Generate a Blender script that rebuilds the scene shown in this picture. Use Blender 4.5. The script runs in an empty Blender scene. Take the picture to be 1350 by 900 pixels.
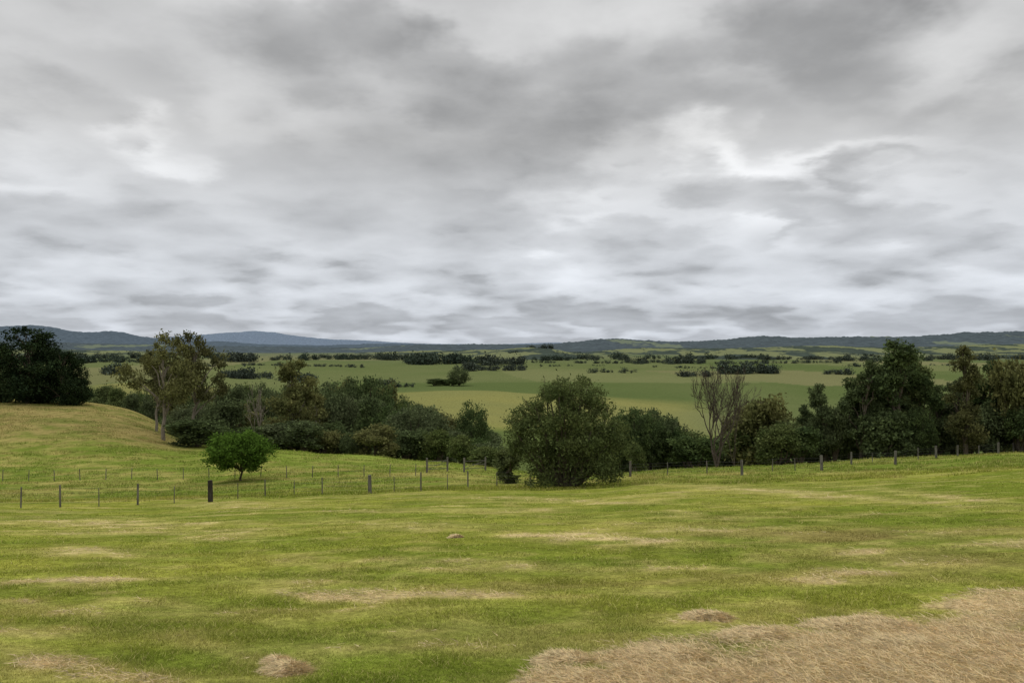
import bpy, math, numpy as np
from mathutils import Vector
rng=np.random.default_rng(7)
F=1050.0; CU=675.0; CV=455.0
sc=bpy.context.scene
sc.view_settings.view_transform='Standard'; sc.view_settings.look='None'; sc.view_settings.exposure=0

# ---------------------------------------------------------------- noise
def _h(ix,iy,s):
    n=np.sin(ix*127.1+iy*311.7+s*74.7)*43758.5453
    return n-np.floor(n)
def vnoise(x,y,s=0):
    ix=np.floor(x);iy=np.floor(y);fx=x-ix;fy=y-iy
    fx=fx*fx*(3-2*fx);fy=fy*fy*(3-2*fy)
    a=_h(ix,iy,s);b=_h(ix+1,iy,s);c=_h(ix,iy+1,s);d=_h(ix+1,iy+1,s)
    return (a*(1-fx)+b*fx)*(1-fy)+(c*(1-fx)+d*fx)*fy
def fbm(x,y,o=4,s=0):
    t=0;a=.5;n=0
    for i in range(o):
        t=t+a*vnoise(x,y,s+i*3.3);n+=a;a*=.5;x=x*2.03+11.3;y=y*2.03+7.7
    return t/n
def sstep(a,b,x):
    t=np.clip((x-a)/(b-a),0,1);return t*t*(3-2*t)

# ---------------------------------------------------------------- terrain table
D=np.array([0,6,57,75,100,130,150,170,200,260,350,450,520,700,1000,1e6])
COL={
 0:[-10.9,-12.6,-12.9,-11.3,-10.6,-11.5,-15,-26,-34,-38,-40,-40,-40],
 120:[-10.9,-12.5,-13.0,-11.9,-11.2,-12.0,-16,-26,-32,-28,-25,-38,-40],
 200:[-10.9,-12.4,-13.2,-13.4,-13.3,-14.6,-19,-28,-32,-27,-22.5,-38,-40],
 240:[-10.9,-12.3,-13.8,-16.2,-18,-21,-25,-30,-32,-28,-24,-38,-40],
 330:[-10.7,-12.1,-12.9,-17.1,-20.5,-23,-26,-31,-34,-34,-32,-39,-40],
 440:[-10.4,-11.9,-13.6,-18.5,-21.5,-24,-27,-32,-35,-36,-34,-40,-40],
 600:[-10.1,-11.8,-15,-20,-22.5,-25,-28,-32,-33.5,-32,-28.5,-40,-40],
 745:[-10,-12.2,-16.5,-21,-23.5,-26,-29,-33,-35,-34.5,-33.5,-40,-40],
 900:[-9.6,-11.6,-16,-21,-24,-27,-30,-35,-38,-40,-41,-40,-40],
 1083:[-9.4,-11.2,-14.9,-20,-23.5,-27,-31,-36,-39,-40,-40,-40,-40],
 1200:[-9.1,-10.7,-14.0,-19,-23,-26.5,-31,-36,-39,-40,-40,-40,-40],
 1350:[-8.5,-10.2,-13.0,-18,-22,-26,-31,-36,-39,-40,-40,-40,-40]}
CUs=np.array(sorted(COL))
TAB=np.array([[-2.15,-2.55]+COL[c]+[-40] for c in CUs])
AZC=np.arctan((CUs-CU)/F)
AMAX=math.radians(42)
az=np.concatenate([np.radians(np.arange(-180,-43,3.0)),np.radians(np.linspace(-43,43,620)),np.radians(np.arange(46,180.1,3.0))])
rr=np.concatenate([[0.4,0.8,1.3,2,2.8],np.exp(np.arange(math.log(3.5),math.log(900),0.0115)),np.exp(np.arange(math.log(915),math.log(60000),0.045))])
def table_z(azv,r):
    a=np.clip(azv,-AMAX,AMAX); d=r*np.cos(a)
    di=np.clip(np.searchsorted(D,d,side='right')-1,0,len(D)-2)
    t=(d-D[di])/(D[di+1]-D[di])
    ac=np.clip(a,AZC[0],AZC[-1])
    ci=np.clip(np.searchsorted(AZC,ac,side='right')-1,0,len(AZC)-2)
    s=(ac-AZC[ci])/(AZC[ci+1]-AZC[ci]); s=s*s*(3-2*s)
    return (TAB[ci,di]*(1-s)+TAB[ci+1,di]*s)*(1-t)+(TAB[ci,di+1]*(1-s)+TAB[ci+1,di+1]*s)*t
AZ,RR=np.meshgrid(az,rr,indexing='ij')
Z=table_z(AZ,RR)
def blur(A,axis,sig):
    n=int(sig*3);k=np.exp(-.5*(np.arange(-n,n+1)/sig)**2);k/=k.sum()
    P=np.pad(A,[(n,n) if i==axis else (0,0) for i in range(2)],mode='edge')
    out=0
    for i,w in enumerate(k):
        out=out+w*(P[i:i+A.shape[0],:] if axis==0 else P[:,i:i+A.shape[1]])
    return out
Z=blur(Z,1,5.0); 
mid=(np.abs(az)<math.radians(43.1)); Zm=blur(Z[mid],0,9.0); Z[mid]=Zm
GX=RR*np.sin(AZ); GY=RR*np.cos(AZ)
Z+= (fbm(GX/9,GY/9,3,5)-.5)*0.65*sstep(10,60,RR)*(1-sstep(300,900,RR))
Z+= (fbm(GX/60,GY/60,3,8)-.5)*2.0*sstep(60,250,RR)*(1-sstep(900,2500,RR))
def uvd(x,y,z):
    yy=np.maximum(y,0.3)
    return CU+F*x/yy, CV-F*z/yy, y
def bl(u,v,u0,v0,su,sv,ang=0):
    c=math.cos(math.radians(ang));s=math.sin(math.radians(ang))
    du=(u-u0);dv=(v-v0)
    a=(du*c-dv*s)/su;b=(du*s+dv*c)/sv
    return np.exp(-(a*a+b*b))
def dry_mask(x,y,z):
    u,v,d=uvd(x,y,z)
    w=(fbm(x*1.3,y*1.3,4,21)-.5); w2=(fbm(x*.35+5,y*.35,3,22)-.5)
    uu=u+w*70+w2*60; vv=v+(w*34+w2*26)*np.clip(v-600,20,300)/200
    m=0*u
    for a in [(80,766,130,7,1,1.0),(520,780,170,9,-3,.75),(800,712,110,7,-3,1.1),(905,752,60,6,2,.8),(440,788,90,9,-4,.85),
              (60,872,200,18,-12,.7),(250,845,90,12,-12,.5),(120,728,90,6,-2,.7),(320,664,90,4,1,.6),(150,690,160,5,-1,.7),(520,690,150,5,-2,.5),
              (1000,700,220,9,-3,.5),(1200,735,150,12,-3,.6),(1050,650,250,5,-4,.6),(700,832,90,11,2,.65),(600,745,220,7,-2,.5),(1250,655,120,4,-6,.6),(760,660,180,3,-2,.6),
              (300,705,60,5,3,.6),(60,800,90,8,-4,.5),(930,680,70,4,0,.6),(300,810,120,9,-8,.5),(1080,760,160,10,-3,.5)]:
        m=np.maximum(m,a[5]*bl(uu,vv,a[0],a[1],a[2],a[3],a[4]))
    vv3=v+(w*60+w2*46)
    edge=880-(u-700)*0.16-np.maximum(0,u-1150)*0.02
    e=vv3-edge
    m2=sstep(-10,30,e)*sstep(580,860,u+w*200)
    st=fbm(x*0.35+y*.1,y*1.5,4,33)
    m=m*(.25+1.5*st)
    m2=m2*sstep(.28,.50,fbm(x*1.2,y*1.2,4,3)+.14*sstep(10,70,e))
    m=np.maximum(m,m2*(0.65+.5*fbm(x*2.7,y*2.7,3,3)))
    near=1-sstep(45,60,d)
    xr=x+fbm(x*.05,y*.05,2,90)*6; yr=y+fbm(x*.06,y*.06,2,91)*5
    streak=sstep(.54,.74,fbm(xr*0.10+y*0.03+3,yr*0.9-x*.05,4,41))*.40
    streak2=sstep(.52,.78,fbm(x*1.0,y*1.4,4,47))*.6
    m=np.maximum(m,streak)+streak2*.6
    return np.clip(m,0,1)*near, np.clip(m2,0,1)*near
DRY,BANK=dry_mask(GX,GY,Z)
Z+= (BANK*0.11*fbm(GX*2.2,GY*2.2,3,2)+(fbm(GX*1.5,GY*1.5,3,14)-.5)*0.06+(DRY-BANK).clip(0)*.02)*(1-sstep(30,50,RR))
def zat(x,y):
    x=np.asarray(x,float);y=np.asarray(y,float)
    a=np.arctan2(x,y); r=np.clip(np.hypot(x,y),rr[0],rr[-1]*.999)
    i=np.clip(np.searchsorted(az,a,side='right')-1,0,len(az)-2)
    j=np.clip(np.searchsorted(rr,r,side='right')-1,0,len(rr)-2)
    s=(a-az[i])/(az[i+1]-az[i]);t=(r-rr[j])/(rr[j+1]-rr[j])
    return (Z[i,j]*(1-s)+Z[i+1,j]*s)*(1-t)+(Z[i,j+1]*(1-s)+Z[i+1,j+1]*s)*t
def mixc(a,b,t): return a*(1-t[...,None])+b*t[...,None]
def ground_color(x,y,z):
    u,v,d=uvd(x,y,z); sh=x.shape+(3,)
    K=lambda *c: np.broadcast_to(np.array(c),sh)
    n1=fbm(x*.13,y*.22,4,51); n2=fbm(x*1.1,y*1.6,3,61); n4=fbm(x*.45,y*.8,3,62)
    c=mixc(K(.145,.183,.025),K(.265,.270,.046),np.clip((n1-.3)*1.5+(n2-.5)*.8+(n4-.5)*.8,0,1))
    dry,bank=dry_mask(x,y,z)
    straw=mixc(K(.43,.36,.13),K(.58,.45,.26),np.clip(bank+dry-.45,0,1))
    c=mixc(c,straw,np.clip(dry*(0.6+.8*n2),0,1))
    red=bl(u,v,1180,715,260,26,-3)*sstep(.35,.65,n4)*.75+bl(u,v,850,775,300,20,2)*sstep(.45,.7,n4)*.4
    c=mixc(c,K(.20,.155,.055),np.clip(red,0,1)*(d<50))
    n3=fbm(x*.05,y*.09,4,71); n5=fbm(x*.3,y*.7,4,72); n6=fbm(x*.9,y*1.4,3,73)
    pad=mixc(K(.145,.19,.030),K(.30,.27,.08),np.clip((n3-.35)*1.6+(n5-.5)*2.2+(n6-.5),0,1))
    c=mixc(c,pad,sstep(52,60,d))
    hill=(1-sstep(215,260,u+(n5-.5)*60))*sstep(92,122,d+(n5-.5)*20)
    hc=mixc(K(.15,.160,.040),K(.27,.22,.080),np.clip((fbm(x*.08,y*.12,4,77)-.35)*1.8+(n5-.5)*2.2+(n6-.5)*1.6+.35,0,1))
    c=mixc(c,hc,hill)
    kn=sstep(240,300,u)*(1-sstep(600,660,u))*sstep(84,96,d)*(1-sstep(118,130,d))
    c=mixc(c,K(.205,.265,.045),kn*.8*(.6+.6*n5))
    val=sstep(118,135,d)*(1-sstep(300,350,d))*(1-hill*(1-sstep(180,200,d)))*sstep(0,1,d)
    c=mixc(c,K(.10,.13,.04),val)
    far=sstep(300,350,d)
    wx=x+120*fbm(x/500,y/500,2,6);
    cid=np.floor(wx/(230)+.15*y/230); cell=_h(cid,np.floor((y+60*_h(cid,0*cid,3))/(120+y*.11)),5)
    cell2=_h(cid,np.floor((y+60*_h(cid,0*cid,3))/(120+y*.11)),9)
    pl=mixc(K(.095,.125,.042),K(.155,.168,.070),np.clip(cell*.85+.8*(fbm(x/90,y/160,4,81)-.5)+.05,0,1))
    pl=mixc(pl,K(.20,.185,.09),(cell2>.80)*.55)
    pl=mixc(pl,K(.215,.210,.070),sstep(490,530,u)*(1-sstep(860,960,u))*(1-sstep(530,600,d))*.9*(.5+.9*fbm(x*.02,y*.03,4,4)))
    pl=mixc(pl,K(.20,.195,.068),sstep(100,150,u)*(1-sstep(270,330,u))*(1-sstep(530,600,d))*.9)
    pl=mixc(pl,K(.118,.140,.092),sstep(1200,4000,d)*.7)  # aerial haze blended into the plain colour with distance
    c=mixc(c,pl,far)
    return np.clip(c,0,1),dry

# ---------------------------------------------------------------- mesh builder
def mk_mesh(name,V,Fc,mi=None,attrs=None,mats=(),smooth=False):
    V=np.asarray(V,np.float32);Fc=np.asarray(Fc,np.int32)
    me=bpy.data.meshes.new(name)
    n,k=Fc.shape
    me.vertices.add(len(V));me.vertices.foreach_set('co',V.ravel())
    me.loops.add(n*k);me.loops.foreach_set('vertex_index',Fc.ravel())
    me.polygons.add(n);me.polygons.foreach_set('loop_start',np.arange(0,n*k,k,dtype=np.int32))
    if mi is not None: me.polygons.foreach_set('material_index',np.asarray(mi,np.int32))
    me.polygons.foreach_set('use_smooth',np.full(n,smooth,bool))
    for a,(typ,dom,data) in (attrs or {}).items():
        at=me.attributes.new(a,typ,dom)
        data=np.asarray(data,np.float32)
        if typ=='FLOAT': at.data.foreach_set('value',data.ravel())
        else:
            d4=np.ones((len(data),4),np.float32);d4[:,:3]=data
            at.data.foreach_set('color',d4.ravel())
    for m in mats: me.materials.append(m)
    me.update(calc_edges=True)
    return me
def add_ob(name,me,loc=(0,0,0),scale=(1,1,1),rot=0,parent=None):
    o=bpy.data.objects.new(name,me);sc.collection.objects.link(o)
    o.location=loc;o.scale=scale;o.rotation_euler=(0,0,rot)
    if parent: o.parent=parent
    return o

# ---------------------------------------------------------------- materials
def newmat(name):
    m=bpy.data.materials.new(name);m.use_nodes=True
    nt=m.node_tree;nt.nodes.clear();return m,nt
def node(nt,t,**kw):
    n=nt.nodes.new(t)
    for k,v in kw.items(): setattr(n,k,v)
    return n
def mathn(nt,op,a,b=None,c=None):
    n=nt.nodes.new('ShaderNodeMath');n.operation=op
    for i,x in enumerate((a,b,c)):
        if x is None: continue
        if isinstance(x,(int,float)): n.inputs[i].default_value=x
        else: nt.links.new(x,n.inputs[i])
    return n.outputs[0]
def mixrgb(nt,fac,a,b,bt='MIX'):
    n=nt.nodes.new('ShaderNodeMix');n.data_type='RGBA';n.blend_type=bt
    for idx,x in ((0,fac),(6,a),(7,b)):
        if isinstance(x,(int,float)): n.inputs[idx].default_value=x
        elif isinstance(x,tuple): n.inputs[idx].default_value=x if len(x)==4 else x+(1,)
        else: nt.links.new(x,n.inputs[idx])
    return n.outputs[2]
def noise(nt,vec,scale,detail=4,rough=.55,dist=0):
    n=nt.nodes.new('ShaderNodeTexNoise');n.inputs['Scale'].default_value=scale
    n.inputs['Detail'].default_value=detail;n.inputs['Roughness'].default_value=rough;n.inputs['Distortion'].default_value=dist
    if vec is not None: nt.links.new(vec,n.inputs['Vector'])
    return n.outputs['Fac']
def maprange(nt,x,a,b,c,d):
    n=nt.nodes.new('ShaderNodeMapRange');nt.links.new(x,n.inputs[0])
    for i,v in enumerate((a,b,c,d)): n.inputs[i+1].default_value=v
    return n.outputs[0]
def scalec(nt,col,k):
    n=nt.nodes.new('ShaderNodeVectorMath');n.operation='SCALE'
    if isinstance(col,tuple): n.inputs[0].default_value=col[:3]
    else: nt.links.new(col,n.inputs[0])
    nt.links.new(k,n.inputs['Scale']);return n.outputs[0]
def diffuse(nt,col,bump=None,bs=.5,bd=.05,trans=0):
    d=nt.nodes.new('ShaderNodeBsdfDiffuse');o=nt.nodes.new('ShaderNodeOutputMaterial')
    if isinstance(col,tuple): d.inputs[0].default_value=col+(1,)
    else: nt.links.new(col,d.inputs[0])
    if bump is not None:
        b=nt.nodes.new('ShaderNodeBump');b.inputs['Strength'].default_value=bs;b.inputs['Distance'].default_value=bd
        nt.links.new(bump,b.inputs['Height']);nt.links.new(b.outputs[0],d.inputs['Normal'])
    out=d.outputs[0]
    if trans:
        t=nt.nodes.new('ShaderNodeBsdfTranslucent');nt.links.new(col,t.inputs[0])
        mx=nt.nodes.new('ShaderNodeMixShader');mx.inputs[0].default_value=trans
        nt.links.new(out,mx.inputs[1]);nt.links.new(t.outputs[0],mx.inputs[2]);out=mx.outputs[0]
    nt.links.new(out,o.inputs[0])
gm,nt=newmat('ground_mat')
att=node(nt,'ShaderNodeAttribute',attribute_name='gcol');geo=node(nt,'ShaderNodeNewGeometry')
f1=noise(nt,geo.outputs['Position'],9,3,.7);f2=noise(nt,geo.outputs['Position'],.9,5,.75)
k=mathn(nt,'MULTIPLY',maprange(nt,f1,.3,.7,.6,1.32),maprange(nt,f2,.3,.7,.68,1.3))
diffuse(nt,scalec(nt,att.outputs['Color'],k),f1,.7,.06)
bm,nt=newmat('grass_blade_mat')
att=node(nt,'ShaderNodeAttribute',attribute_name='gcol');diffuse(nt,att.outputs['Color'],trans=.3)
def leafmat(name,dark,light,tint,trans=.3,scale=.55):
    m,nt=newmat(name)
    tc=node(nt,'ShaderNodeTexCoord');at=node(nt,'ShaderNodeAttribute',attribute_name='rnd');oi=node(nt,'ShaderNodeObjectInfo')
    vm=node(nt,'ShaderNodeVectorMath',operation='ADD');nt.links.new(tc.outputs['Object'],vm.inputs[0]);nt.links.new(oi.outputs['Location'],vm.inputs[1])
    n=noise(nt,vm.outputs[0],scale,2,.6)
    c=mixrgb(nt,maprange(nt,n,.35,.65,0,1),dark,light)
    c=mixrgb(nt,mathn(nt,'MULTIPLY',oi.outputs['Random'],.75),c,tint)
    diffuse(nt,scalec(nt,c,maprange(nt,at.outputs['Fac'],0,1,.5,1.6)),trans=trans)
    return m
M_dark=leafmat('leaf_dark',(.046,.074,.026),(.098,.138,.044),(.115,.130,.068))
M_pine=leafmat('leaf_pine',(.014,.026,.013),(.032,.048,.018),(.025,.038,.016),0)
M_bush=leafmat('leaf_bush',(.065,.094,.026),(.138,.165,.052),(.115,.135,.06))
M_green=leafmat('leaf_green',(.060,.115,.018),(.11,.19,.032),(.08,.14,.022))
M_olive=leafmat('leaf_olive',(.095,.110,.038),(.18,.175,.06),(.15,.15,.06))
M_brown=leafmat('leaf_brown',(.080,.088,.034),(.15,.14,.052),(.11,.115,.05))
M_dist=leafmat('leaf_distant_haze',(.040,.057,.042),(.066,.086,.060),(.068,.080,.062),0,.02)  # greyed leaf colours, distance haze painted in
def barkmat(name,a,b):
    m,nt=newmat(name);tc=node(nt,'ShaderNodeTexCoord')
    mp=node(nt,'ShaderNodeMapping');mp.inputs['Scale'].default_value=(4,4,.8);nt.links.new(tc.outputs['Object'],mp.inputs[0])
    n=noise(nt,mp.outputs[0],2,4,.6);diffuse(nt,mixrgb(nt,maprange(nt,n,.35,.65,0,1),a,b),n,.5,.03);return m
M_bark=barkmat('bark_brown',(.07,.055,.04),(.14,.12,.09))
M_gum=barkmat('bark_gum',(.14,.12,.09),(.30,.26,.21))
M_deadb=barkmat('bark_dead',(.060,.046,.038),(.12,.10,.082))
M_post=barkmat('post_timber',(.08,.075,.065),(.20,.185,.16))
M_postd=barkmat('post_dark',(.035,.03,.025),(.08,.07,.06))
M_wire,nt=newmat('galvanised_wire');diffuse(nt,(.16,.16,.15))

# ---------------------------------------------------------------- terrain object
C0,_=ground_color(GX,GY,Z)
na,nr=AZ.shape
V=np.stack([GX,GY,Z],-1).reshape(-1,3)
idx=np.arange(na*nr).reshape(na,nr)
Fq=np.stack([idx[:-1,:-1],idx[:-1,1:],idx[1:,1:],idx[1:,:-1]],-1).reshape(-1,4)
me=mk_mesh('ground',V,Fq,attrs={'gcol':('FLOAT_COLOR','POINT',C0.reshape(-1,3))},mats=[gm],smooth=True)
add_ob('ground',me)

# ---------------------------------------------------------------- grass
def blades(N,dlo,dhi,hfun,name,wmul=1.0,umin=-120,umax=1470,keep=None,lean=.6):
    u=rng.uniform(umin,umax,N)
    inv=rng.uniform(1/dhi,1/dlo,N);d=1/inv
    x=(u-CU)/F*d;y=d;z=zat(x,y)
    c,dry=ground_color(x,y,z)
    if keep is not None:
        k=keep(x,y,z,dry,rng);x,y,z,d,c,dry=x[k],y[k],z[k],d[k],c[k],dry[k]
    N=len(x);h=hfun(x,y,d,dry)
    th=rng.uniform(0,6.283,N);w=(.0035*np.maximum(1,d/7))*wmul
    ln=rng.normal(0,lean,(N,2))*h[:,None]
    V=np.zeros((N,3,3))
    V[:,0]=np.stack([x-np.cos(th)*w,y-np.sin(th)*w,z-.004],-1)
    V[:,1]=np.stack([x+np.cos(th)*w,y+np.sin(th)*w,z-.004],-1)
    V[:,2]=np.stack([x+ln[:,0],y+ln[:,1],z+h],-1)
    k=rng.uniform(.75,1.5,(N,1))
    yl=(rng.random(N)<.12)[:,None]
    c=np.where(yl,np.array([[.42,.37,.14]]),c)
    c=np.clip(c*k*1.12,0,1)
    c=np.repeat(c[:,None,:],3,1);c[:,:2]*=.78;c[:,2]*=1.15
    me=mk_mesh(name,V.reshape(-1,3),np.arange(N*3).reshape(-1,3),attrs={'gcol':('FLOAT_COLOR','POINT',c.reshape(-1,3))},mats=[bm])
    return add_ob(name,me)
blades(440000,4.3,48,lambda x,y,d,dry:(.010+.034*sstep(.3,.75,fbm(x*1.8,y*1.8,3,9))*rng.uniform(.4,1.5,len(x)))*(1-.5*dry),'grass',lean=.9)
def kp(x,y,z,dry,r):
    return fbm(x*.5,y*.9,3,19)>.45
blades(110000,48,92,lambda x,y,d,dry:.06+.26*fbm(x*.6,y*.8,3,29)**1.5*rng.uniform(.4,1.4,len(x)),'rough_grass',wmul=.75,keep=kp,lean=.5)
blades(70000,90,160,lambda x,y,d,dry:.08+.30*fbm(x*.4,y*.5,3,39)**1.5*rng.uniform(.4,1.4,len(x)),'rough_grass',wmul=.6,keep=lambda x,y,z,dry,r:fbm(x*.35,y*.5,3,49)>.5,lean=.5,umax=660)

def straw_mesh(name,x,y,z,L0,w0,tilt=.25,cm=1.0):
    N=len(x);th=rng.uniform(0,6.283,N);ln=L0*rng.uniform(.4,1.2,N)
    dz=rng.normal(0,tilt,N)*ln
    V=np.zeros((N,3,3));cx,cy=np.cos(th),np.sin(th)
    V[:,0]=np.stack([x-cy*w0,y+cx*w0,z],-1);V[:,1]=np.stack([x+cy*w0,y-cx*w0,z+.006],-1)
    V[:,2]=np.stack([x+cx*ln,y+cy*ln,z+np.abs(dz)],-1)
    c=np.array([[.68,.55,.325]])*cm*rng.uniform(.5,1.4,(N,1))+rng.uniform(-.02,.02,(N,3))
    c=np.repeat(np.clip(c,0.01,.9)[:,None,:],3,1)
    return mk_mesh(name,V.reshape(-1,3),np.arange(N*3).reshape(-1,3),attrs={'gcol':('FLOAT_COLOR','POINT',c.reshape(-1,3))},mats=[bm])
N=800000
u=rng.uniform(-60,1420,N);d=1/rng.uniform(1/40,1/4.5,N);x=(u-CU)/F*d;y=d;z=zat(x,y)
dr,bk=dry_mask(x,y,z)
k=rng.random(N)<np.clip((dr-.45)*.45+bk*.20,0,.5)
x,y,z,d,bk=x[k],y[k],z[k],d[k],bk[k]
add_ob('cut_hay',straw_mesh('cut_hay',x,y,z+rng.uniform(0,.02,len(x))+.03*bk*rng.random(len(x)),.09+.002*d,.0022*np.maximum(1,d/8)))
def find(u,v,dmin=4):
    ds=np.exp(np.linspace(math.log(dmin),math.log(110),4000))
    x=(u-CU)/F*ds;z=zat(x,ds);vv=CV-F*z/ds
    ok=vv<=v
    i=np.argmax(ok) if ok.any() else int(np.argmin(vv))
    return x[i],ds[i],z[i]
for (u,v,wp,hp) in [(932,814,54,11),(750,869,70,9),(378,883,50,9),(602,708,14,5),(990,838,90,9),(1120,822,120,8),(880,866,90,8),(1180,850,100,9),(366,874,20,6)]:
    x0,y0,z0=find(u,v);w=wp/F*y0/2;h=hp/F*y0*.9
    n=4500;a=rng.uniform(0,6.283,n);r=np.sqrt(rng.random(n))*rng.uniform(.85,1.3,n)
    lump=.5+1.0*fbm(np.cos(a)*1.8+u,np.sin(a)*1.8,3,4)
    px=np.cos(a)*r*w*lump;py=np.sin(a)*r*w*.8*lump;pz=h*np.clip(1-r**2,0,1)**.8*rng.uniform(.5,1.05,n)*(.4+1.1*fbm(px*7+u,py*7,2,6))
    gz=zat(x0+px,y0+py)-z0
    add_ob('hay_pile',straw_mesh('hay_pile',px,py,pz+gz,.10,.003*max(1,y0/8),.15,1.02),(x0,y0,z0))

# ---------------------------------------------------------------- trees
class B:
    def __init__(s): s.V=[];s.F=[];s.M=[];s.R=[];s.n=0
    def tube(s,pts,rad,sides=6,mi=1):
        pts=np.asarray(pts,float);m=len(pts);T=np.gradient(pts,axis=0);T/=np.linalg.norm(T,axis=1)[:,None]+1e-9
        ref=np.array([1,0,0.]) if abs(T[0,0])<.8 else np.array([0,1,0.])
        A=np.cross(T,ref);A/=np.linalg.norm(A,axis=1)[:,None]+1e-9;Bv=np.cross(T,A)
        th=np.arange(sides)*2*math.pi/sides
        V=pts[:,None]+np.asarray(rad)[:,None,None]*(A[:,None]*np.cos(th)[None,:,None]+Bv[:,None]*np.sin(th)[None,:,None])
        i=np.arange(m*sides).reshape(m,sides)+s.n;j=np.roll(i,-1,1)
        Fq=np.stack([i[:-1],j[:-1],j[1:],i[1:]],-1).reshape(-1,4)
        s.V.append(V.reshape(-1,3));s.F.append(Fq);s.M.append(np.full(len(Fq),mi));s.R.append(np.full(len(Fq),.5));s.n+=m*sides
    def leaves(s,c,size,rg,mi=0,droop=0,asp=.5):
        n=len(c);a=rg.normal(size=(n,3));a[:,2]-=droop;a/=np.linalg.norm(a,axis=1)[:,None]
        b=np.cross(a,rg.normal(size=(n,3)));b/=np.linalg.norm(b,axis=1)[:,None]+1e-9
        sz=(size*rg.uniform(.6,1.4,n))[:,None]
        V=np.stack([c-a*sz,c-b*sz*asp,c+a*sz,c+b*sz*asp],1)
        s.V.append(V.reshape(-1,3));s.F.append(np.arange(n*4).reshape(n,4)+s.n);s.M.append(np.full(n,mi));s.R.append(rg.random(n));s.n+=n*4
    def crown(s,clumps,n,leaf,rg,droop=0,sub=14,spread=.30,asp=.5,squash=.8):
        R=np.array([c[3] for c in clumps]);w=R**2/np.sum(R**2)
        for (x,y,z,r),ww in zip(clumps,w):
            k=max(4,int(sub));dv=rg.normal(size=(k,3));dv/=np.linalg.norm(dv,axis=1)[:,None]
            sp=np.array([x,y,z])+dv*r*rg.uniform(.45,1.0,(k,1))*np.array([1,1,squash])
            m=int(n*ww);q=rg.integers(0,k,m)
            p=sp[q]+rg.normal(size=(m,3))*r*spread*np.array([1,1,.75])*rg.uniform(.6,1.2,(k,1))[q]
            p[:,2]=np.maximum(p[:,2],.05)
            s.leaves(p,leaf,rg,droop=droop,asp=asp)
    def mesh(s,name,mats):
        return mk_mesh(name,np.vstack(s.V),np.vstack(s.F),np.concatenate(s.M),{'rnd':('FLOAT','FACE',np.concatenate(s.R))},mats)
def wob(p0,p1,n,amp,rg,sag=0):
    t=np.linspace(0,1,n)[:,None];p=np.array(p0)*(1-t)+np.array(p1)*t
    o=rg.normal(size=(n,3))*amp;o[0]=0;o[-1]*=.3
    p=p+o;p[:,2]+=sag*np.sin(t[:,0]*math.pi);return p
VAR={}
def bounds(me):
    a=np.empty(len(me.vertices)*3,np.float32);me.vertices.foreach_get('co',a);a=a.reshape(-1,3)
    lo=np.percentile(a,.6,0);hi=np.percentile(a,99.4,0);return max(hi[0]-lo[0],hi[1]-lo[1]),hi[2]
def reg(kind,me): VAR.setdefault(kind,[]).append((me,)+bounds(me))
def gen_shrub(kind,mat,seed,n=6000,leaf=.17,H=6,W=6,low=True,bark=None,nc=11,sub=14):
    rg=np.random.default_rng(seed);b=B();cl=[]
    for i in range(nc):
        t=rg.random();z=H*(.12+.72*t)
        rmax=W/2*math.sqrt(max(.05,1-((z/H-.42)/.62)**2))*.72
        a=rg.uniform(0,6.283);q=rmax*rg.uniform(.35,1)
        cl.append((math.cos(a)*q,math.sin(a)*q,z,W*rg.uniform(.13,.23)))
    cl.append((0,0,H*.55,W*.28))
    for c in cl[:7]: b.tube(wob((0,0,0),(c[0],c[1],c[2]),5,.12,rg),np.linspace(.16,.04,5),5)
    b.crown(cl,n,leaf,rg,sub=sub);reg(kind,b.mesh(kind+'_mesh',[mat,bark or M_bark]))
def gen_dome(kind,mat,seed,n,leaf,H,W,z0f,nc=26,tr=.03):
    rg=np.random.default_rng(seed);b=B();cl=[];zc=H*(z0f+1)/2;rz=H*(1-z0f)/2*.80;rx=W/2*.76
    for i in range(nc):
        ph=math.acos(1-2*(i+.5)/nc);a=i*2.39996+rg.uniform(-.3,.3);q=rg.uniform(.78,1.06)
        cl.append((math.sin(ph)*math.cos(a)*rx*q,math.sin(ph)*math.sin(a)*rx*q,zc+math.cos(ph)*rz*q,W*rg.uniform(.12,.17)))
    cl.append((0,0,zc,W*.26))
    top=(0.05,0,zc*.8);b.tube(wob((0,0,-.2),top,5,.05,rg),np.linspace(H*tr,H*tr*.6,5),7)
    for c in cl[::2]: b.tube(wob((0,0,H*z0f*.8),c[:3],5,.08,rg),np.linspace(H*tr*.5,.02,5),5)
    b.crown(cl,n,leaf,rg,sub=12,squash=.9);reg(kind,b.mesh(kind+'_mesh',[mat,M_bark]))
def gen_euc(kind,mat,seed,H=12,W=7,n=9000,leaf=.16,nc=16,zlo=.35,bark=None,dense=1.0,narrow=1.0,spread=.30):
    rg=np.random.default_rng(seed);b=B();cl=[];lean=rg.uniform(-.06,.06,2)*H
    tr=wob((0,0,-.3),(lean[0],lean[1],H*.8),8,.12,rg);b.tube(tr,np.linspace(.022*H,.007*H,8),7)
    for i in range(nc):
        t=(i+rg.random())/nc;z=H*(zlo+(.94-zlo)*t)
        env=W/2*narrow*(1-.62*t**1.6)*(.55+.45*min(1,t*5))
        a=rg.uniform(0,6.283);q=env*rg.uniform(.2,.85)
        r=W*rg.uniform(.10,.2)*dense*(1.05-.4*t)
        c=(lean[0]*t+math.cos(a)*q,lean[1]*t+math.sin(a)*q,z,r);cl.append(c)
        k=max(1,min(6,int(7*(z/H-.18)/.8)));b.tube(wob(tr[k],c[:3],5,.12,rg,.3),np.linspace(.009*H,.003*H,5),5)
    b.crown(cl,n,leaf,rg,droop=.5,sub=12,spread=spread);reg(kind,b.mesh(kind+'_mesh',[mat,bark or M_bark]))
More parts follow.
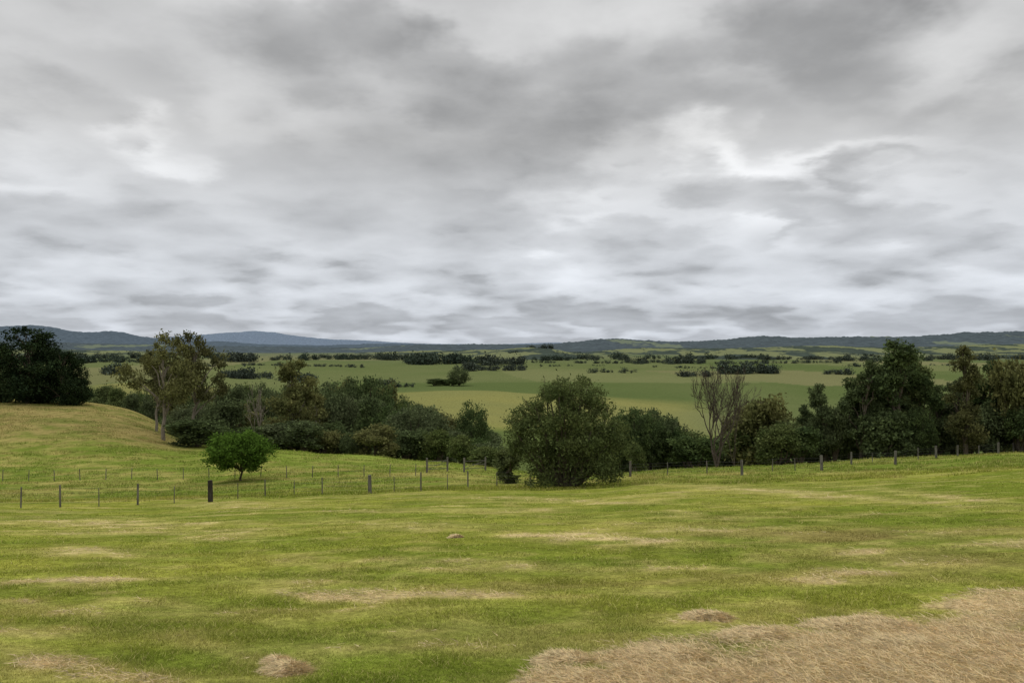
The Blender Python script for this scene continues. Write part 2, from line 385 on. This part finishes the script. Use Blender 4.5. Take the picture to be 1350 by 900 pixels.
for s in range(4): gen_shrub('shrub',M_dark,100+s)
for s in range(3): gen_shrub('shrub_olive',M_bush,120+s)
for s in range(2): gen_shrub('shrub_brown',M_olive,130+s)
for s in range(3): gen_euc('tall',M_dark,140+s,n=11000,leaf=.15,zlo=.12,nc=24)
gen_euc('tall_b',M_bush,146,n=11000,leaf=.15,zlo=.12,nc=24)
for s in range(2): gen_dome('round',M_dark,150+s,8500,.16,8,8,.15)
gen_euc('gum_sparse',M_olive,161,H=12,W=12,n=6500,leaf=.16,nc=17,zlo=.42,bark=M_gum,dense=.62,spread=.36)
gen_euc('gum_sparse',M_brown,166,H=12,W=11,n=7500,leaf=.16,nc=16,zlo=.40,bark=M_gum,dense=.72,spread=.36)
gen_euc('gum_olive',M_olive,170,H=10,W=8,n=9000,leaf=.16,nc=22,zlo=.22,bark=M_gum,dense=1.0)
gen_euc('column',M_brown,175,H=12,W=4.6,n=10000,leaf=.14,nc=24,zlo=.08,dense=1.35)
for s in range(2): gen_euc('pine',M_pine,180+s,H=12,W=10,n=14000,leaf=.17,nc=30,zlo=.06,dense=1.1)
def place(name,kind,u,d,vtop,wpx,vi=None,sink=.15,rot=None):
    L_=VAR[kind];me,W0,H0=L_[(int(rng.integers(len(L_))) if vi is None else vi)%len(L_)]
    x=(u-CU)/F*d;z=float(zat(x,d));zt=(CV-vtop)/F*d;h=max(1.0,zt-z);w=wpx/F*d
    return add_ob(name,me,(x,d,z-sink),(w/W0,w/W0,(h+sink)/H0),rng.uniform(0,6.28) if rot is None else rot)
P=place
P('pine_tree','pine',36,150,434,88,0,rot=.4);P('pine_tree','pine',86,152,462,62,1);P('pine_tree','pine',2,156,450,64,1);P('pine_tree','pine',60,158,456,60,0);P('pine_tree','pine',104,156,474,34,0)
P('gum_tree','gum_sparse',216,118,441,96,0,rot=.3);P('gum_tree','gum_sparse',254,132,440,70,1,rot=2);P('gum_tree','gum_olive',388,135,477,76,0,rot=1)
P('gum_tree','gum_sparse',206,130,464,56,1)
gen_dome('small_tree',M_green,200,15000,.11,4.3,5.6,.27,28,.024)
P('round_tree','small_tree',318,find(318,633,40)[1],570,82,0,rot=.5)
P('round_tree','round',605,800,485,30,0,sink=2);P('shrub','shrub',572,800,499,22);P('shrub','shrub',587,805,500,20);P('shrub','shrub',596,798,499,20)
def env(u,pts): return float(np.interp(u,[p[0] for p in pts],[p[1] for p in pts]))
E1=[(225,556),(262,552),(300,566),(345,568),(400,553),(440,562),(500,560),(560,568),(600,572),(640,582),(660,600)]
E2=[(235,540),(280,535),(330,522),(380,528),(430,520),(470,518),(520,535),(575,543),(600,560),(650,570)]
E3=[(60,512),(130,508),(200,515),(260,512),(330,506),(400,512),(450,502),(510,507),(560,545),(620,560)]
kinds=['shrub','shrub','shrub_olive','round','shrub','shrub_brown','shrub_olive']
def belt(E,u0,u1,du,d0,d1,w0,w1,ks,jit=9,nm=None):
    u=u0
    while u<u1:
        k=ks[int(rng.integers(len(ks)))]
        d=rng.uniform(d0,d1)
        n=nm or {'shrub':'shrub','shrub_olive':'shrub','shrub_brown':'shrub','round':'valley_tree','tall':'gum_tree','tall_b':'gum_tree','gum_olive':'gum_tree'}[k]
        P(n,k,u,d,env(u,E)+rng.uniform(-jit*.6,jit),rng.uniform(w0,w1));u+=du*rng.uniform(.7,1.3)
belt(E1,240,650,21,122,138,38,62,kinds)
belt(E2,235,655,20,148,180,42,66,['round','shrub','round','tall_b','shrub_olive','gum_olive','shrub','shrub_brown'])
belt(E2,225,640,26,190,230,38,60,['round','shrub','shrub_olive'],14)
belt(E3,120,560,17,235,300,24,44,['round','shrub','shrub_olive','shrub_brown'],7)
P('shrub','shrub',262,116,553,74,0);P('shrub','shrub',400,121,556,70,1);P('shrub','shrub',352,122,560,60,2)
P('valley_tree','round',452,170,503,70,0);P('valley_tree','round',482,175,500,76,1);P('valley_tree','round',545,140,540,86,1);P('valley_tree','round',520,150,536,70,0)
P('valley_tree','round',623,150,532,46,0);P('shrub','shrub_olive',608,118,575,40);P('shrub','shrub_olive',640,110,590,44)
R1=[(780,580),(830,545),(860,555),(890,570),(940,590),(980,575),(1010,560),(1045,562),(1080,545),(1110,540),(1160,540),(1250,545),(1350,540)]
belt(R1,790,1420,22,92,108,44,66,['shrub','round','shrub_olive','shrub'])
belt([(p[0],p[1]-8) for p in R1],800,1420,24,115,140,44,66,['shrub','round','tall','tall_b'])
for (u,d,vt,w,kd,n) in [(832,100,540,56,'round','valley_tree'),(858,104,541,60,'round','valley_tree'),(885,110,556,44,'round','valley_tree'),(838,88,584,26,'shrub_olive','shrub'),
    (1008,100,526,72,'shrub_brown','wattle_tree'),(985,105,534,50,'shrub_brown','wattle_tree'),(1025,92,560,50,'shrub_olive','shrub'),(1088,98,509,48,'tall','gum_tree'),(1066,104,535,36,'tall','gum_tree'),
    (1134,96,478,58,'tall','gum_tree'),(1160,100,486,52,'tall_b','gum_tree'),(1188,95,452,76,'tall','gum_tree'),(1190,99,468,72,'tall_b','gum_tree'),(1215,98,482,62,'tall','gum_tree'),(1236,102,510,48,'tall','gum_tree'),(1150,106,500,60,'tall','gum_tree'),
    (1120,99,500,54,'tall','gum_tree'),(1205,104,476,60,'tall_b','gum_tree'),
    (1273,92,459,48,'column','cypress_tree'),(1262,100,500,40,'tall','gum_tree'),(1318,98,478,62,'tall','gum_tree'),(1342,94,476,60,'shrub_brown','wattle_tree'),(1300,100,500,50,'tall','gum_tree'),(1375,96,480,60,'tall','gum_tree')]:
    P(n,kd,u,d,vt,w)
# the big bush on the fence line
rg=np.random.default_rng(5);b=B();s=58/F
x0,y0,z0=find(745,640,40)
def bp(u,v): return ((u-745)*s,(640-v)*s)
cl=[]
for (u,v,r) in [(745,545,32),(715,560,28),(775,560,32),(735,585,40),(790,590,30),(765,610,34),(700,595,24),(720,620,26),(812,575,22),(800,615,22),(745,525,22),(778,532,20),(722,530,18),(690,558,18),(684,572,16),(822,592,12),(700,540,14),(762,513,13),(735,516,10),(792,540,14),(676,590,12)]:
    X,Zz=bp(u,v)
    for q in (-1,0,1): cl.append((X*(1 if q==0 else .85)+rg.normal()*.25,q*rg.uniform(.8,1.8),Zz+rg.normal()*.2-abs(q)*.2,r*s*rg.uniform(.6,.95)))
for c in cl[::2]: b.tube(wob((c[0]*.15,c[1]*.2,0),c[:3],6,.12,rg),np.linspace(.14,.03,6),5)
b.crown(cl,40000,.09,rg,droop=.2,sub=14,spread=.24,asp=.42)
for i in range(60):
    a=rg.uniform(-1.35,1.35);p0=np.array([math.sin(a)*3.2,rg.uniform(-1.2,1.2),3.2+math.cos(a)*2.2]);ln=rg.uniform(.5,1.5)*(1.35 if abs(a)<.4 else .85)
    p1=p0+np.array([math.sin(a)*.7+rg.normal()*.3,rg.normal()*.2,math.cos(a)*.8+.3])*ln
    pp=wob(p0,p1,5,.05,rg);b.tube(pp,np.linspace(.03,.01,5),4)
    t=rg.random((60,1));b.leaves(p0*(1-t)+p1*t+rg.normal(size=(60,3))*.12,.09,rg,droop=.2,asp=.42)
add_ob('large_bush',b.mesh('large_bush',[M_bush,M_bark]),(x0,y0,z0-.05))
gen_shrub('sidebush',M_bush,210,n=9000,leaf=.10,H=3,W=2.4,nc=10)
P('shrub','sidebush',668,59,592,34,0)
def bare(name,H,seed,mat,depth=6,spreadf=.42,r0=.18,fork=5,pix=.012):
    rg=np.random.default_rng(seed);b=B()
    def br(p,dr,ln,r,lv):
        n=5;q=p+dr*ln;pts=wob(p,q,n,ln*.035,rg);b.tube(pts,np.linspace(r,r*.62,n),5,0)
        if lv==0 or ln<.25: return
        for i in range(int(rg.integers(2,4))):
            nd=dr+rg.normal(size=3)*spreadf;nd[2]+=.22;nd/=np.linalg.norm(nd)
            br(pts[-1 if i==0 else int(rg.integers(2,5))],nd,ln*rg.uniform(.62,.86),max(pix,r*.6),lv-1)
    for i in range(fork):
        a=i/fork*6.283+rg.uniform(-.4,.4);t=rg.uniform(.15,.5);dd=np.array([math.cos(a)*t,math.sin(a)*t,1]);dd/=np.linalg.norm(dd)
        br(np.array([0,0,0.]),dd,H*.33,r0,depth)
    me=b.mesh(name,[mat]);return (me,)+bounds(me)
VAR['dead']=[bare('dead_tree',9,3,M_deadb,6,.36,.17,4,.018)]
VAR['dead2']=[bare('dead_tree',7,9,M_gum,3,.35,.10,3,.03)]
VAR['twigs']=[bare('dead_tree',7,19,M_deadb,3,.35,.08,3,.02)]
P('dead_tree','dead',944,86,486,90,0);P('dead_tree','dead2',341,126,508,34,0);P('dead_tree','twigs',757,60,500,26,0);P('dead_tree','twigs',968,90,520,40,0)

# ---------------------------------------------------------------- fences
def fence(posts,name,wires,top,wr=.004):
    b=B();P3=[]
    for (u,v,h,r,dark) in posts:
        x,y,z=find(u,v,40);P3.append((x,y,z));le=rng.normal(0,.03,2)
        b.tube([(x,y,z-.2),(x+le[0]*.5,y+le[1]*.5,z+h*.5),(x+le[0],y+le[1],z+h),(x+le[0],y+le[1],z+h+.01)],[r,r*.97,r*.92,.001],7,1 if dark else 0)
    for i in range(len(P3)-1):
        a,c=np.array(P3[i]),np.array(P3[i+1])
        m=6;t=np.linspace(0,1,m)
        for hz in wires:
            pts=a[None]*(1-t[:,None])+c[None]*t[:,None];pts[:,2]+=hz*top-.02*np.sin(t*math.pi)
            b.tube(pts,np.full(m,wr),3,2)
    add_ob(name,b.mesh(name,[M_post,M_postd,M_wire]))
pl=[(-90,671,1.05,.04,0),(-20,670,1.05,.04,0),(28,669,1.05,.04,0),(80,668,1.15,.05,0),(131,667,.95,.025,0),(182,665,1.15,.055,0),(230,663,.95,.025,0),(278,661,1.25,.15,1),(314,657,.95,.025,0),(350,654,1.05,.04,0),(388,652,.95,.025,0),(425,651,1.05,.04,0),(488,650,1.15,.12,0),(520,648,.95,.025,0),(555,647,1.15,.05,0),(590,645,.95,.025,0),(617,643,1.15,.05,0),(655,641,1.0,.04,0),(700,640,1.0,.04,0),(760,637,1.0,.04,0),(831,628,1.2,.10,0)]
fence(pl,'wire_fence',[.25,.5,.75,.97],1.0)
pr=[(831,628,1.2,.09,0),(880,626,1.0,.04,0),(932,624,1.0,.05,0),(978,626,1.1,.11,0),(1018,621,.95,.035,0),(1048,620,.95,.035,0),(1083,620,1.2,.12,0),(1122,612,1.15,.09,0),(1150,610,.95,.035,0),(1180,612,1.15,.11,0),(1210,605,1.1,.05,0),(1234,604,1.2,.12,0),(1262,601,1.1,.09,0),(1290,599,1.0,.06,0),(1316,598,1.15,.10,0),(1336,596,1.1,.09,0),(1358,596,1.1,.09,0)]
fence(pr,'wire_fence',[.25,.5,.75,.97],1.0)
pb=[(u,634-(u/620)*8+rng.uniform(-1,1),1.0,.035,0) for u in range(-30,560,34)]
fence(pb,'wire_fence',[.5,.95],1.0)
def gate(u0,u1,v):
    x0,y0,z0=find(u0,v,40);x1,y1,z1=find(u1,v-2,40);b=B()
    for (x,y,z) in ((x0,y0,z0),(x1,y1,z1)):
        b.tube([(x,y,z-.2),(x,y,z+1.3),(x,y,z+1.31)],[.09,.085,.001],8,0)
    for h in (.3,.65,1.0):
        b.tube([(x0,y0,z0+h),((x0+x1)/2,(y0+y1)/2,(z0+z1)/2+h),(x1,y1,z1+h)],[.022]*3,6,0)
    b.tube([(x0,y0,z0+.3),((x0+x1)/2,(y0+y1)/2,(z0+z1)/2+.65),(x1,y1,z1+1.0)],[.02]*3,6,0)
    add_ob('timber_gate',b.mesh('timber_gate',[M_post]))
gate(563,590,623);gate(612,640,622)

# ---------------------------------------------------------------- hills
def hillmat(name,forest,pasture,thr,sc1):
    m,nt=newmat(name);geo=node(nt,'ShaderNodeNewGeometry')
    mp=node(nt,'ShaderNodeMapping');mp.inputs['Scale'].default_value=(1,.35,1);nt.links.new(geo.outputs['Position'],mp.inputs[0])
    n=noise(nt,mp.outputs[0],sc1,4,.6,.4);f=noise(nt,geo.outputs['Position'],.02,4,.7)
    c=scalec(nt,forest,maprange(nt,f,.3,.7,.65,1.35))
    c=mixrgb(nt,maprange(nt,n,thr,thr+.02,0,1),c,pasture)
    diffuse(nt,c);return m
def ridge(name,R,prof,mat,front,rough,rows=26,du=2.2,base=-41,seed=1,u0=-900,u1=2300):
    us=np.arange(u0,u1,du);pv=np.interp(us,[p[0] for p in prof],[p[1] for p in prof])
    pv=np.convolve(np.pad(pv,8,mode='edge'),np.ones(17)/17,'valid')
    a=np.arctan((us-CU)/F);top=(CV-pv)/F*R
    t=np.linspace(0,1,rows);ext=np.concatenate([t,1+t[1:8]])
    V=[]
    for q in ext:
        y=R-front*(1-q);x=np.tan(a)*y
        sh=math.sin(min(q,2-q)*math.pi/2)**1.3 if q<=1 else math.cos((q-1)*1.5)
        z=base+(top-base)*sh*(1+ (.35*(fbm(x/(R*.06),np.full_like(x,y/(R*.03)),4,seed)-.5)*(1-abs(q-1)**.5)*(1 if q<1 else 0)))
        z=z+rough*(vnoise(x/(R*.0022),np.full_like(x,y*.05),seed)*.6+vnoise(x/(R*.008),np.full_like(x,y*.02),seed+4))*min(1,q*2)
        V.append(np.stack([x,np.full_like(x,y),z],-1))
    V=np.array(V);n=len(ext);m=len(us);i=np.arange(n*m).reshape(n,m)
    Fq=np.stack([i[:-1,:-1],i[:-1,1:],i[1:,1:],i[1:,:-1]],-1).reshape(-1,4)
    add_ob(name,mk_mesh(name,V.reshape(-1,3),Fq,mats=[mat],smooth=True))
H1=hillmat('far_range_haze',(.145,.185,.24),(.15,.2,.27),.8,.0003)  # distance haze painted into the hill colours, paler and bluer farther out
H2=hillmat('forest_hill_haze',(.080,.105,.128),(.10,.125,.13),.66,.0009)  # forest colour with blue aerial haze mixed in
H3=hillmat('forest_hill',(.068,.086,.094),(.13,.155,.11),.60,.0018)  # nearer forest, less haze in its colour
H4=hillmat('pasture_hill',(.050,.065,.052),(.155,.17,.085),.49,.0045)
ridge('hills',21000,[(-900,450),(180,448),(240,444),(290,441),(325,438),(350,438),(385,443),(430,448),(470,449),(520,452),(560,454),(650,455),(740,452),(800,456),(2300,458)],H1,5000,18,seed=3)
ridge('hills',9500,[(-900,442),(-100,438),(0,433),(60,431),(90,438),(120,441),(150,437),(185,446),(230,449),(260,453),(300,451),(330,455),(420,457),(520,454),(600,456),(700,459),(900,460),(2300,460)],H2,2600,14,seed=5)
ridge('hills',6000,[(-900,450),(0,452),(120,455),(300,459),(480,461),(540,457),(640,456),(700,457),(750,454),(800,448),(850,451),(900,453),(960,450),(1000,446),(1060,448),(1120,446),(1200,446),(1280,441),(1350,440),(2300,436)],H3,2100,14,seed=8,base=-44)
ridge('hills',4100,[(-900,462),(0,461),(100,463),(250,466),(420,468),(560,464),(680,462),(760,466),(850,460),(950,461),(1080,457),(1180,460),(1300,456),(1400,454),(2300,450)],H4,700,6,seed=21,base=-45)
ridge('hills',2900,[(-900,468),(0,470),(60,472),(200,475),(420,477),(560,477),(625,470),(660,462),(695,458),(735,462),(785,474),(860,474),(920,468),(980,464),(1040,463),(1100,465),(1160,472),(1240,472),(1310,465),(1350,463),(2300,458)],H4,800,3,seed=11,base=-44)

# ---------------------------------------------------------------- distant tree lines
def tree_line(u0,u1,vb,hp,dens=1.0,v1=None):
    rg=np.random.default_rng(int(u0*7+vb)+900);b=B();v1=vb if v1 is None else v1
    n=max(3,int((u1-u0)/2.2*dens))
    ph=rg.random()*9
    for i in range(n):
        u=rg.uniform(u0,u1)
        g=float(vnoise(np.float64(u/15+ph),np.float64(0),3))
        if g<.22 and hp<9: continue
        v=vb+(v1-vb)*(u-u0)/(u1-u0)+(g-.5)*hp*.25
        d=40*F/(v-CV)*rg.uniform(.99,1.01);x=(u-CU)/F*d;z=float(zat(x,d))
        h=hp/F*d*rg.uniform(.45,1.0)*(.45+1.0*g);w=h*rg.uniform(.5,1.1)
        cl=[(x+rg.normal()*w*.4,d+rg.normal()*w*.4,z+h*q,w*rg.uniform(.5,.8)) for q in (.2,.45,.7)]
        m=170;q=rg.integers(0,3,m);c=np.array(cl)[q];p=c[:,:3]+rg.normal(size=(m,3))*c[:,3:4]*.5*np.array([1,1,.7])
        p[:,2]=np.clip(p[:,2],z,z+h*1.15);b.leaves(p,h*.10,rg,asp=.7)
        b.tube([(x,d,z-.5),(x,d,z+h*.5)],[h*.02,h*.015],4,1)
    if b.n: add_ob('distant_tree_line',b.mesh('distant_tree_line',[M_dist,M_bark]))
for a in [(535,640,479,13),(600,692,488,9),(630,690,480,11),(700,760,475,7),(780,850,491,6,.7),(880,935,496,8),(955,1024,492,16),(1085,1120,494,8,.8),
          (820,935,479,9),(760,830,475,6),(1000,1120,474,6),(1100,1230,476,8),(1220,1400,474,9),
          (-60,110,478,11),(100,200,478,10),(135,170,493,13),(280,365,476,10),(365,480,474,8),(420,540,472,7),(290,355,499,15),(365,415,503,12),
          (495,546,511,13),(480,560,474,8),(200,290,484,9,.8),(560,760,471,7),(760,1010,473,7),(-40,300,472,8),
          (860,1000,484,3,.7,487),(650,800,484,3,.6,482),(300,480,481,4,.9,484),(1120,1350,483,4,.8,481),(700,900,478,4,.9,480),(940,1110,480,5,.8,478)]:
    tree_line(*a)
def hill_trees(u0,u1,v,d,hp):
    rg=np.random.default_rng(int(u0));b=B()
    for i in range(int((u1-u0)/3)):
        u=rg.uniform(u0,u1);x=(u-CU)/F*d;z=(CV-v)/F*d;h=hp/F*d*rg.uniform(.6,1.2)
        p=np.array([x,d,z+h*.45])+rg.normal(size=(200,3))*h*.22;b.leaves(p,h*.09,rg,asp=.7);b.tube([(x,d,z-12),(x,d,z+h*.4)],[h*.03,h*.02],4,1)
    add_ob('distant_tree_line',b.mesh('distant_tree_line',[M_dist,M_bark]))
hill_trees(690,728,461,2880,7);hill_trees(660,690,466,2850,4);hill_trees(930,975,470,2880,5);hill_trees(1120,1160,471,2880,5)

# ---------------------------------------------------------------- world
w=bpy.data.worlds.new('World');sc.world=w;w.use_nodes=True;nt=w.node_tree;nt.nodes.clear()
tc=node(nt,'ShaderNodeTexCoord');sep=node(nt,'ShaderNodeSeparateXYZ');nt.links.new(tc.outputs['Generated'],sep.inputs[0])
X,Y,Zs=sep.outputs
zc=mathn(nt,'MAXIMUM',Zs,0.0)
den=mathn(nt,'ADD',zc,.20)
px=mathn(nt,'DIVIDE',X,den);py=mathn(nt,'DIVIDE',Y,den)
cv=node(nt,'ShaderNodeCombineXYZ');nt.links.new(px,cv.inputs[0]);nt.links.new(py,cv.inputs[1]);cv.inputs[2].default_value=3.7
wn=nt.nodes.new('ShaderNodeTexNoise');wn.inputs['Scale'].default_value=2.8;wn.inputs['Detail'].default_value=5;wn.inputs['Roughness'].default_value=.62;nt.links.new(cv.outputs[0],wn.inputs['Vector'])
wv=node(nt,'ShaderNodeVectorMath',operation='MULTIPLY_ADD');nt.links.new(wn.outputs['Color'],wv.inputs[0]);wv.inputs[1].default_value=(.36,.36,0);nt.links.new(cv.outputs[0],wv.inputs[2])
base=cv.outputs[0]
def shifted(src,dx,dy):
    v=node(nt,'ShaderNodeVectorMath',operation='ADD');nt.links.new(src,v.inputs[0]);v.inputs[1].default_value=(dx,dy,0);return v.outputs[0]
def voro(src,scale):
    v=nt.nodes.new('ShaderNodeTexVoronoi');v.voronoi_dimensions='2D';v.feature='SMOOTH_F1';v.inputs['Scale'].default_value=scale
    v.inputs['Smoothness'].default_value=.5;nt.links.new(src,v.inputs['Vector']);return v.outputs['Distance']
nB=noise(nt,base,1.9,8,.56)
nC=noise(nt,shifted(base,17,5),.9,3,.5)
v1=voro(wv.outputs[0],1.8);v2=voro(shifted(wv.outputs[0],5,3),4.6)
azn=mathn(nt,'ARCTAN2',X,Y);eln=mathn(nt,'ARCSINE',Zs)
azw=mathn(nt,'ADD',azn,maprange(nt,nB,.25,.75,-.13,.13));elw=mathn(nt,'ADD',eln,maprange(nt,mathn(nt,'MULTIPLY_ADD',v1,.5,mathn(nt,'MULTIPLY',v2,.3)),.1,.5,-.06,.06))
lum=mathn(nt,'ADD',maprange(nt,nC,.3,.7,-.05,.05),maprange(nt,nB,.3,.7,-.11,.11))
lum=mathn(nt,'MULTIPLY_ADD',v1,.26,lum)
lum=mathn(nt,'MULTIPLY_ADD',v2,.16,lum)
lum=mathn(nt,'ADD',lum,.42)
for (u,v,su,sv,am) in [(600,150,320,75,-.15),(1180,95,280,60,-.14),(850,60,240,45,-.10),(215,155,80,32,.22),(60,205,90,45,.16),(30,90,120,50,.10),
    (960,185,130,42,.26),(1090,195,150,26,.18),(1090,250,90,24,-.16),(900,265,170,28,.08),(800,255,90,24,.10),(1250,260,120,30,.12),(640,245,80,20,-.06),(520,10,160,25,.10),
    (250,250,150,35,.05),(700,340,900,45,.06),(675,428,900,26,-.09)]:
    a0=math.atan((u-CU)/F);e0=math.atan((CV-v)/math.hypot(F,u-CU));sa=su/F*math.cos(a0)**2;se=sv/F*math.cos(a0)
    A=mathn(nt,'MULTIPLY',mathn(nt,'SUBTRACT',azw,a0),1/sa);A=mathn(nt,'MULTIPLY',A,A)
    E=mathn(nt,'MULTIPLY',mathn(nt,'SUBTRACT',elw,e0),1/se);E=mathn(nt,'MULTIPLY_ADD',E,E,A)
    g=mathn(nt,'EXPONENT',mathn(nt,'MULTIPLY',E,-1.0))
    lum=mathn(nt,'MULTIPLY_ADD',g,am,lum)
sm=nt.nodes.new('ShaderNodeMath');sm.operation='SMOOTH_MAX';nt.links.new(lum,sm.inputs[0]);sm.inputs[1].default_value=.27;sm.inputs[2].default_value=.12;lum=sm.outputs[0]
lum=mathn(nt,'MULTIPLY',lum,maprange(nt,eln,.42,1.1,1.0,2.25))
tint=mixrgb(nt,maprange(nt,eln,0,.25,0,1),(.94,1.0,1.10),(1.0,1.0,.995))
vm=nt.nodes.new('ShaderNodeVectorMath');vm.operation='SCALE';nt.links.new(tint,vm.inputs[0]);nt.links.new(lum,vm.inputs['Scale'])
bg1=node(nt,'ShaderNodeBackground');nt.links.new(vm.outputs[0],bg1.inputs[0]);bg1.inputs[1].default_value=1.0
sky=node(nt,'ShaderNodeTexSky');sky.sky_type='NISHITA';sky.sun_disc=False;sky.sun_elevation=math.radians(58);sky.sun_rotation=math.radians(-35)
bg2=node(nt,'ShaderNodeBackground');nt.links.new(sky.outputs[0],bg2.inputs[0]);bg2.inputs[1].default_value=.08
ms=node(nt,'ShaderNodeMixShader');ms.inputs[0].default_value=.04;nt.links.new(bg1.outputs[0],ms.inputs[1]);nt.links.new(bg2.outputs[0],ms.inputs[2])
wo=node(nt,'ShaderNodeOutputWorld');nt.links.new(ms.outputs[0],wo.inputs[0])
sl=bpy.data.lights.new('sun','SUN');sl.energy=1.0;sl.angle=math.radians(20);sl.color=(1,.97,.92)
so=bpy.data.objects.new('sun',sl);sc.collection.objects.link(so)
e=math.radians(58);a=math.radians(-35);sd=Vector((math.sin(a)*math.cos(e),math.cos(a)*math.cos(e),math.sin(e)))
so.rotation_euler=sd.to_track_quat('Z','Y').to_euler();so.location=(0,0,60)
# ---------------------------------------------------------------- camera
cam=bpy.data.cameras.new('camera');cam.lens=28;cam.sensor_width=36;cam.clip_start=.1;cam.clip_end=120000
co=bpy.data.objects.new('camera',cam);sc.collection.objects.link(co)
co.location=(0,0,0);co.rotation_euler=(math.radians(90)+math.atan(5/1050),0,0)
sc.camera=co
